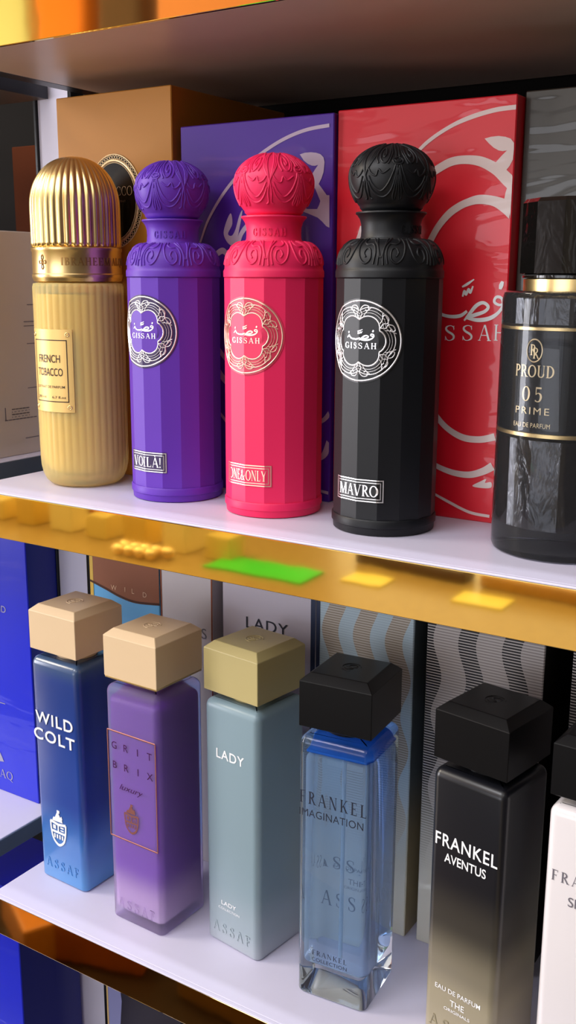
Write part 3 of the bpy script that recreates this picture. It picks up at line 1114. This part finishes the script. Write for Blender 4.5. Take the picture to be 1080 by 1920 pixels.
def square_bottle(loc, deg, label, body_m, cap_m, collar_m, core=None, base_plate=None):
    rt = thing('perfume_bottle', label, 'perfume bottle', (loc[0], loc[1], Z3 + .0003), math.radians(deg), LOWG)
    h = BW / 2
    bm = box_bm(-h, h, -h, h, 0, .1768)
    vert = [e for e in bm.edges if abs(e.verts[0].co.z - e.verts[1].co.z) > .1]
    bmesh.ops.bevel(bm, geom=vert, offset=.0050, segments=6, profile=.5, affect='EDGES')
    top = [e for e in bm.edges if abs(e.verts[0].co.z - .1768) < 1e-5 and abs(e.verts[1].co.z - .1768) < 1e-5 and len(e.link_faces) == 2 and any(abs(f.normal.z) < .5 for f in e.link_faces)]
    bmesh.ops.bevel(bm, geom=top, offset=.0058, segments=6, profile=.5, affect='EDGES')
    bot = [e for e in bm.edges if abs(e.verts[0].co.z) < 1e-5 and abs(e.verts[1].co.z) < 1e-5 and any(abs(f.normal.z) < .5 for f in e.link_faces)]
    bmesh.ops.bevel(bm, geom=bot, offset=.0018, segments=3, profile=.5, affect='EDGES')
    body = link('body', bm, body_m, rt, 40)
    if core:
        core(rt)
    link('collar', lathe_bm([(.0135, .1764), (.0150, .1769), (.0150, .1798), (.0140, .1806), (.0135, .1826)], 64), collar_m, rt, 40)
    cap = link('cap', cap_mesh(), cap_m, rt)
    if base_plate:
        link('cap_base', box_bm(-.0232, .0232, -.0232, .0232, .1812, .1826, .0003), base_plate, cap)
    t = MB()
    TS = lambda u, v: (Vector((u, v, .2159)), Vector((0, 0, 1)))
    t.ridge(TS, [(.0058 * math.cos(a), .0058 * math.sin(a)) for a in [.4 + i * PI / 16 for i in range(24)]], .0006, .0003, False, .00003)
    t.ridge(TS, smooth_path([(.0034, .0022), (.001, .0036), (-.0022, .002), (-.0005, 0), (.0018, -.0018), (-.001, -.0036), (-.0036, -.0022)], 6), .0007, .0003)
    t.ridge(TS, [(-.0036, .0), (-.001, -.001), (.0036, .0005)], .0006, .0003)
    t.build('cap_monogram', cap_m, cap, 180)
    return rt


def letters(rt, polys_list, m, name='lettering', y=-BW / 2, lift=.0002, thick=0.0, parent=None):
    for p in polys_list:
        t = MB()
        t.plate(face_surf(y), p, lift, thick)
        t.build(name, m, parent or rt)


def crest(cx, cz, w, h):
    """small shield under a crown, as polygons"""
    out = []
    sh = smooth_path([(-.5, .32, .09), (-.46, -.05, .09), (-.32, -.36, .09), (0, -.52, .09), (.32, -.36, .09), (.46, -.05, .09), (.5, .32, .09)], 4)
    out += brush(sh)
    out += brush([(-.5, .32, .09), (0, .26, .09), (.5, .32, .09)])
    out += [rect(-.47, .47, -.08, .0), rect(-.045, .045, -.05, .28)]
    for k in range(4):
        out.append(rect(-.3 + k * .17, -.21 + k * .17, -.28, -.13))
    out += [rect(-.34, -.16, .06, .2), rect(.14, .36, .15, .2), rect(.14, .36, .05, .09)]
    out += [[(-.38, .36), (.3, .38), (.26, .5), (-.3, .5)], [(-.2, .5), (.2, .5), (.05, .68), (.12, .74), (-.05, .72)], [(.1, .5), (.3, .5), (.24, .62)], rect(-.05, .12, .7, .8)]
    return [[(cx + x * w, cz + y * h) for x, y in p] for p in out]


EMB = lambda z, w=.034: shift(serif_text('ASSAF', .0075, w, .35), 0, z)
BEIGE = mat('beige_satin_cap', '#d9bd98', 0.33, mottle=.015)
OLIVE = mat('olive_gold_satin_cap', '#b5a672', 0.36, mottle=.015)
BLK_CAP = mat('satin_black_cap', '#0b0b0d', 0.32, spec=.32)

# blue
blue_m = mat('blue_lacquered_glass', '#2a4a96', 0.24, coat=.6, coat_rough=.2, ramp=[(0, '#4f8fcf'), (.03, '#3f78c4'), (.07, '#28489c'), (.16, '#213a80'), (.177, '#3d5577')])
r = square_bottle((-.5093, .0622), -2.25, 'frosted blue bottle with beige cap and white crest, leftmost on the lower shelf', blue_m, BEIGE, BEIGE)
letters(r, [shift(sans_text('WILD', .0092, .0385, .012, 1.15), -.0012, .1265), shift(sans_text('COLT', .0092, .0425, .012, 1.15), -.0018, .1130)], INK_WHITE, 'raised_lettering', thick=.0004)
letters(r, [crest(-.0022, .0425, .0160, .0215)], INK_WHITE, 'crest', thick=.0003)
letters(r, [EMB(.0100)], blue_m, 'embossed_lettering', lift=-.0001, thick=.0004)

# purple liquid in frosted glass
frost_l = mat('frosted_glass_lilac', '#e2d2ee', 0.3, trans=0.88, ior=1.12)
pur_l = mat('purple_liquid', '#7c2cc4', 0.4, ramp=[(.006, '#d6cce0'), (.020, '#cbb6dc'), (.046, '#7838bc'), (.169, '#5f22a0')])


def purple_core(rt):
    h = .0224
    bm = box_bm(-h, h, -h, h, .0060, .1690)
    bmesh.ops.bevel(bm, geom=list(bm.edges), offset=.0055, segments=6, profile=.5, affect='EDGES')
    link('liquid', bm, pur_l, rt, 60)


r = square_bottle((-.4287, .0526), -1.96, 'frosted bottle of purple liquid with beige cap and gold line frame', frost_l, BEIGE, GOLD, purple_core, GOLD)
t = MB()
bron = mat('bronze_foil', (.36, .14, .12), 0.35, .5)
for a, b in (((-.0220, .1438), (.0214, .1438)), ((.0214, .1438), (.0214, .0642)), ((.0214, .0642), (-.0220, .0642)), ((-.0220, .0642), (-.0220, .1438))):
    t.ridge(face_surf(), [a, b], .0011, .00025, False, .0001)
t.build('line_frame', bron, r)
ls = []
for s, z in (('GRIT', .1310), ('BRIX', .1165)):
    for i, c in enumerate(s):
        ls.append(shift(sans_text(c, .0055), -.0160 + i * .0107, z))
ls.append(shift(sans_text('luxury', .0045, .0215, -.004, 1.0, .4), -.0015, .1020))
letters(r, ls, mat('rose_ink', '#4d2350', .3, .2))
letters(r, [crest(-.0020, .0800, .0125, .0165)], bron, 'crest')
letters(r, [EMB(.0100)], frost_l, 'embossed_lettering', lift=-.0001, thick=.0004)

# grey-blue
grey_m = mat('frosted_grey_blue_glass', '#8fa6ae', 0.3, trans=.12, ior=1.3, ramp=[(0, '#b3bbc4'), (.02, '#9fafb8'), (.05, '#8ea4ae'), (.177, '#8ba2ad')], coat=.3, coat_rough=.3)
r = square_bottle((-.3561, .0685), -7.57, 'frosted grey-blue bottle with olive gold cap, third on the lower shelf', grey_m, OLIVE, OLIVE)
letters(r, [shift(sans_text('LADY', .0068, .0246, .012, 1.1), 0, .1378), shift(sans_text('LADY', .0032, .0134, .008), -.0024, .0305), shift(sans_text('COLLECTION', .0018, .0190, .004), -.0022, .0268)], INK_WHITE)
letters(r, [EMB(.0085)], grey_m, 'embossed_lettering', lift=-.0001, thick=.0004)

# clear glass, pale blue liquid
clear = mat('clear_glass', '#f4f9fd', 0.0, trans=1.0, ior=1.36)
blue_l = mat('pale_blue_liquid', '#c2deff', 0.0, trans=.80, ior=1.03)


def clear_core(rt):
    h = .0203
    bm = box_bm(-h, h, -h, h, .021, .1640)
    bmesh.ops.bevel(bm, geom=list(bm.edges), offset=.0035, segments=4, profile=.5, affect='EDGES')
    link('liquid', bm, blue_l, rt, 40)
    link('liquid_surface', box_bm(-.0196, .0196, -.0196, .0196, .1650, .1668, .0008), mat('deep_blue_meniscus', '#3f86f2', 0.02, trans=.5, ior=1.05), rt)
    link('spray_tube', lathe_bm([(.0010, .0235), (.0013, .0235), (.0013, .1625), (.0010, .1625)], 20), mat('spray_tube_plastic', '#cfe0ef', .3, trans=.6, ior=1.1), rt, 40)


r = square_bottle((-.2789, .0596), 4.84, 'clear glass bottle of pale blue liquid with black cap', clear, BLK_CAP, BLK_CAP, clear_core)
letters(r, [shift(serif_text('FRANKEL', .0082, .0445, .28, 1.1), 0, .1330), shift(sans_text('IMAGINATION', .0052, .0425, 0, 1.05), -.0010, .1245), shift(serif_text('FRANKEL', .0034, .0240, .2), -.0008, .0300), shift(sans_text('COLLECTION', .0026, .0240), -.0008, .0258)], INK_DARK)
# print on the back of the glass, read through the liquid
letters(r, [shift(serif_text('ASSAF', .0100, .040, .3), 0, .0480), shift(sans_text('THE', .0040, .009), .002, .0665), shift(sans_text('ORIGINALS', .0020, .014), .002, .0630), shift(sans_text('EAU DE PARFUM', .0024, .026), .001, .0760), shift(serif_text('FRANKEL', .0092, .042, .28), 0, .1480)], INK_DARK, 'back_lettering', y=BW / 2 - .0009, lift=0)

# black to clear
black_m = mat('black_fading_glass', '#15161c', 0.32, coat=.2, coat_rough=.2, ramp=[(0, '#a79c82'), (.035, '#978d72'), (.055, '#7b7360'), (.085, '#3a3630'), (.115, '#17171c'), (.177, '#121319')])
r = square_bottle((-.1879, .0602), -9.99, 'black bottle fading to olive at the foot, with black cap', black_m, BLK_CAP, BLK_CAP)
letters(r, [shift(sans_text('FRANKEL', .0082, .0405, .012, 1.1), .0006, .1306), shift(sans_text('AVENTUS', .0058, .0272, .014), .0004, .1215), shift(sans_text('EAU DE PARFUM', .0032, .0306, .004), -.0004, .0385), shift(sans_text('THE', .0042, .0096, .006), -.0004, .0308), shift(sans_text('ORIGINALS', .0021, .0175, .004), -.0004, .0268)], INK_WHITE)
letters(r, [EMB(.0120, .038)], mat('olive_emboss', '#8f866c', .3), 'embossed_lettering', lift=-.0001, thick=.0004)

# pearl white, cut by the right edge
pearl = mat('pearl_white_glass', '#e6e0e2', 0.22, coat=.6, coat_rough=.12)
r = square_bottle((-.1212, .0571), -3.0, 'pearl white bottle with black cap cut by the right edge', pearl, BLK_CAP, BLK_CAP)
letters(r, [shift(serif_text('FRANKEL', .0062, .0395, .28), 0, .1345), shift(sans_text('SPORT', .0058, .022), .0012, .1222)], INK_GREY)

# ================================================================ CARTONS ON THE LOWER SHELF
LCG = 'cartons behind the square-capped bottles'


def edge_lines(rt, w, h, m, names=('left', 'right'), t_=.0022):
    for s in (-1, 1):
        tt = MB()
        tt.plate(F, [rect(s * w - (t_ if s > 0 else 0), s * w + (t_ if s < 0 else 0), .0006, h - .0006)], .0002)
        tt.build('edge_band', m, rt)


# two-colour carton
m = mat('copper_blue_board', '#7a4a36', 0.4, ramp=[(0, '#5ba3d6'), (.2, '#5ba3d6'), (.2002, '#5ba3d6'), (.26, '#5ba3d6')])
r = carton('perfume_carton', 'carton with blue foot and curved copper top behind the blue bottle', 'carton', -.5490, -.4785, .120, .19, Z3, .262, m, LCG)
L = local_px(r, .120)
t = MB()
cv = [L(183, 1095), L(200, 1104), L(225, 1118), L(255, 1129), L(297, 1133)]
cv[0] = (-.0352, cv[0][1] + .002)
cv[-1] = (.0352, cv[-1][1])
sp = smooth_path(cv, 5)
t.plate(F, [[a, b, (b[0], .2615), (a[0], .2615)] for a, b in zip(sp, sp[1:])], .0002)
top = t.build('copper_panel', mat('copper_board', '#87543e', .35, .3), r)
t = MB()
t.plate(F, brush([(x, z, .0018) for x, z in sp]), .0004)
t.build('panel_edge', mat('dark_copper', '#4a2a1e', .35, .4), top)
t = MB()
for c, x, y in zip('WILD', (214, 235, 250, 272), (1106, 1110, 1113, 1120)):
    u, v = L(x, y)
    t.plate(F, shift(sans_text(c, .0042), u, v), .0004)
t.build('carton_lettering', mat('copper_foil', (.85, .6, .45), .3, 1.0), top)
t = MB()
t.plate(F, [rect(-.0352, -.0318, .0006, .2614)], .0003)
t.build('edge_band', mat('yellow_board', '#c9a440', .4), r)

m = mat('lilac_white_board', '#c3bcc0', 0.42, mottle=.01)
r = carton('perfume_carton', 'plain pale carton with copper edges behind the purple bottle', 'carton', -.4785 + .0008, -.4290, .1205, .19, Z3, .262, m, LCG)
edge_lines(r, .0243, .262, mat('copper_edge', '#8a4c33', .35, .5), t_=.0012)
L = local_px(r, .1205)
t = MB()
u, v = L(383, 1198)
t.plate(F, shift(sans_text('S', .0085), u, v), .0003)
t.build('carton_lettering', INK_GREY, r)

r = carton('perfume_carton', 'pale lilac carton with navy edges and dark lettering behind the grey-blue bottle', 'carton', -.4195, -.3408, .120, .19, Z3, .262, mat('lilac_board', '#c2bcca', 0.42, mottle=.01), LCG)
tt = MB()
tt.plate(F, [rect(.0356, .0392, .0006, .2614)], .0002)
tt.build('edge_band', mat('navy_edge', '#25304e', .4), r)
L = local_px(r, .120)
t = MB()
u0, v0 = L(462, 1179)
u1, v1 = L(540, 1190)
t.plate(F, shift(sans_text('LADY', .0088, u1 - u0, 0, 1.1), (u0 + u1) / 2, (v0 + v1) / 2), .0003)
t.build('carton_lettering', INK_DARK, r)

sm = stripe_mat('blue_wave_ruled_board', '#bdb6ae', '#8b8071', '#b6cad6', '#a6bccb', .00172, .42, .050, .0034, .0240, .0112)
r = carton('perfume_carton', 'ruled carton with blue zigzag bands behind the clear glass bottle', 'carton', -.3400, -.2668, .120, .19, Z3, .262, sm, LCG)
link('side_panel', box_bm(.0367, .0370, .0008, .069, .0008, .2612), mat('slate_board_lit_foot', '#56636f', .4, ramp=[(0, '#a89a7a'), (.06, '#a39678'), (.13, '#5d6a75'), (.26, '#4c5963')]), r)  # light and shade on the side put into the colour: pale foot, dark top
tt = MB()
tt.plate(F, [rect(-.0366, -.0338, .0006, .2614)], .0002)
tt.build('edge_band', mat('navy_edge', '#25304e', .4), r)
tt = MB()
tt.plate(F, shift(serif_text('FRANKEL', .0085, .046, .2), 0, .178), .0003)
tt.plate(F, shift(serif_text('ASSAF', .0085, .040, .3), 0, .050), .0003)
tt.build('carton_lettering', INK_DARK, r)

sm = stripe_mat('black_wave_ruled_board', '#c2bcba', '#948c8c', '#c2bcba', '#15131a', .00186, .45, .052, .0032, .0290, .0120)
r = carton('perfume_carton', 'white ruled carton with black zigzag bands behind the black bottle', 'carton', -.2585, -.1810, .122, .19, Z3, .262, sm, LCG)
link('side_panel', box_bm(.0388, .0391, .0008, .067, .0008, .2612), mat('near_black_board', '#17130f', .4), r)
r = carton('perfume_carton', 'ruled carton behind the pearl white bottle at the right edge', 'carton', -.1640, -.090, .122, .19, Z3, .262, sm, LCG)

# tall blue carton in the neighbouring bay
NBG = 'cartons of the neighbouring bay'
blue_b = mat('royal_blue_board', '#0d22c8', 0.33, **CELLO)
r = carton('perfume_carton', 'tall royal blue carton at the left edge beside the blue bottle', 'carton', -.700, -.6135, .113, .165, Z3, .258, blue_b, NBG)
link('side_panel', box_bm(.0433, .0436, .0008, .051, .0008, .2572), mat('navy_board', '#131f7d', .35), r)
L = local_px(r, .113)
t = MB()
u, v = L(22, 1465)
t.plate(F, shift(serif_text('RAQ', .0078, .024, .1), u - .0098, v + .001), .0003)
foil = mat('silver_grey_foil', '#a7a5b8', .35, .5)
t.build('carton_lettering', foil, r)
t = MB()
u, v = L(2, 1423)
t.plate(F, [[(u - .012, v - .004), (u + .004, v - .0015), (u, v + .006), (u - .006, v + .008)]], .0003)
t.build('carton_emblem', foil, r)
t = MB()
u, v = L(9, 1149)
t.plate(F, shift(sans_text('ND', .0062), u - .0045, v), .0003)
t.build('upper_lettering', foil, r)
t = MB()
t.plate(F, [rect(*sorted((L(-30, 1318)[0], L(10, 1318)[0])), L(5, 1319)[1], L(5, 1319)[1] + .0008)], .0003)
t.build('foil_line', foil, r)

# below the lower shelf
q = on_y(37, 1800, .075)
r = carton('perfume_carton', 'royal blue carton at the bottom left corner under the lower shelf', 'carton', -.700, q.x, .075, .145, -.614, .245, blue_b, NBG)
hw = (q.x + .700) / 2
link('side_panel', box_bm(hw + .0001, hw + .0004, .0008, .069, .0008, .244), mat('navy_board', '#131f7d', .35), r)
L = local_px(r, .075)

m = mat('dark_marbled_board', '#2a2733', 0.35)
q0 = on_y(200, 1870, .14)
r = carton('perfume_carton', 'dark carton with lilac brush marks and cream edge below the lower shelf', 'carton', q0.x, q0.x + .085, .14, .21, -.614, .25, m, 'cartons on the bottom shelf')
L = local_px(r, .14)
t = MB()
t.plate(F, [rect(-.0423, -.0405, .001, .2495)], .0002)
t.build('edge_band', mat('cream_gold_edge', '#d9b878', .35), r)
t = MB()
t.plate(F, [smooth_path([(-.0402, .02), (-.025, .02), (-.028, .08), (-.024, .12), (-.029, .16), (-.025, .19), (-.031, .215), (-.026, .249), (-.0402, .249)], 1, True)], .0003)
for cx, cz, a, b in ((-.016, .215, .0035, .0028), (-.017, .2045, .003, .0032), (-.009, .224, .0025, .002), (-.017, .19, .003, .004), (.004, .231, .002, .0012)):
    t.plate(F, [[(cx + a * math.cos(i * PI / 6), cz + b * math.sin(i * PI / 6 + .4)) for i in range(12)]], .0003)
t.build('brush_marks', mat('lilac_print', '#8f92c4', .4), r)

# ================================================================ THE SHOP BEHIND THE CAMERA, SEEN ONLY IN THE GOLD SHELF FRONTS
SHG = 'goods on the table behind the camera'
r = thing('display_table', 'low brown display table reflected in the gold shelf fronts', 'table', (-1.6, -1.9, -1.25))
link('table_top', box_bm(-1.3, 1.5, -.62, .62, .665, .70, .004), mat('honey_table_top', '#a58850', 0.25, mottle=.2), r)
link('front_panel', box_bm(-1.25, 1.45, -.55, .55, .05, .664, .002), mat('dark_brown_panel', '#3a2413', 0.35, mottle=.2), r)
link('plinth', box_bm(-1.2, 1.4, -.5, .5, 0, .05), BLACK_METAL, r)
tag(link('green_reflection_sheet', box_bm(-1.465, -1.185, -1.572, -1.462, -.549, -.544, .001), mat('green_mat', '#3fd23c', .4)), 'bright green sheet added on the table, reflected in the middle gold front', 'mat')  # sheet added for the green patch mirrored in the gold front
for x0, x1 in ((-1.123, -1.02), (-.848, -.73)):
    o = link('glint_card', box_bm(x0, x1, -1.62, -1.541, -.549, -.546, .0005), mat('yellow_card', '#f4e06a', .4))  # card added in place of the mirrored glint of ceiling panels
    tag(o, 'yellow card added as a ceiling light glint, reflected in the middle gold front' + (', left of the two' if x0 < -1 else ', right of the two'), 'card', SHG)
k = 0
names = ['first', 'second', 'third', 'fourth', 'fifth', 'sixth', 'seventh', 'eighth']
for i in range(7):
    x = -2.32 + i * .135
    hgt = .06 + .02 * (i % 3)
    o = link('gift_box', box_bm(x, x + .075, -1.60 - .03 * (i % 2), -1.53, -.549, -.549 + hgt, .003), mat('pale_gold_card_%d' % (i % 3), ('#e2c56a', '#d9b24c', '#efd98e')[i % 3], .4))
    tag(o, 'pale gold gift box, %s from the left, reflected in the middle gold front' % names[i], 'box', SHG)
for i in range(8):
    x = -2.70 + i * .085
    hgt = .05 + .012 * (i * 7 % 4)
    o = link('upright_carton', box_bm(x, x + .07, -1.80, -1.74, -.549, -.549 + hgt, .002), mat('shop_carton_%d' % (i % 4), ('#8a4a22', '#c27a3a', '#5a2a14', '#b8432a')[i % 4], .45))
    tag(o, 'brown upright carton, %s from the left at the back of the table, reflected' % names[i], 'carton', SHG)
for i, (x, y, rz) in enumerate(((-1.02, -1.715, .10), (-.685, -1.70, .04), (-.37, -1.72, -.04))):
    o = link('wooden_tray', box_bm(-.15, .15, -.03, .03, 0, .03, .004), mat('tray_wood_%d' % i, ('#4a2a10', '#b8842e', '#5a3512')[i], .3, mottle=.2))
    o.location = (x, y, -.549)
    o.rotation_euler.z = rz
    tag(o, '%s wooden tray reflected at the right end of the middle gold front' % ('dark', 'honey', 'brown')[i], 'tray', 'trays on the table behind the camera')
for i in range(9):
    o = link('gold_bauble', lathe_bm([(0, 0)] + [(.016 * math.sin(a), .016 - .016 * math.cos(a)) for a in [PI * k / 12 for k in range(1, 12)]] + [(0, .032)], 24), GOLD, None, 60)
    o.location = (-1.72 + .035 * (i % 5) + .01 * (i // 5), -1.47 + .035 * (i // 5), -.549)
    tag(o, 'gold bauble in the cluster reflected in the middle gold front', 'bauble', 'gold baubles')
for i, (x, y, rz) in enumerate(((-1.50, -.88, .5), (-1.32, -.92, -.3), (-1.02, -.94, .05))):
    o = link('floor_crate', box_bm(-.10, .10, -.035, .035, 0, .09, .006), mat('amber_crate_%d' % i, ('#c8741a', '#b8560e', '#8a5a1c')[i], .4, mottle=.2))
    o.location = (x, y, -1.2438)
    o.rotation_euler.z = rz
    tag(o, '%s crate on the floor, reflected in the lower gold front' % ('amber', 'rust orange', 'tan')[i], 'crate', 'crates on the floor behind the camera')
# opposite cabinet, reflected in the top gold front
r = thing('display_cabinet', 'opposite wall display cabinet reflected in the top gold front', 'cabinet', (-3.1, -2.95, -1.25))
link('carcass', box_bm(-1.2, 1.0, -.3, 0, 0, 2.05, .003), mat('dark_brown_panel', '#3a2413', 0.35), r)
link('top_board', box_bm(-1.25, 1.05, -.32, .25, 2.05, 2.09, .003), mat('dark_brown_panel', '#3a2413', 0.35), r)
for i, (x0, x1, c, nm) in enumerate(((-3.66, -3.290, '#d6dba8', 'pale yellow'), (-3.262, -2.98, '#f08418', 'orange'), (-2.925, -2.70, '#5a3f30', 'brown'), (-2.632, -2.13, '#f09a62', 'amber'))):
    o = link('gift_carton', box_bm(x0, x1, -2.94, -2.74, .841, 1.55, .03, 3), mat('cabinet_carton_%d' % i, c, .4))
    tag(o, nm + ' carton on the opposite cabinet, reflected in the top gold front', 'carton', 'cartons on the opposite cabinet')
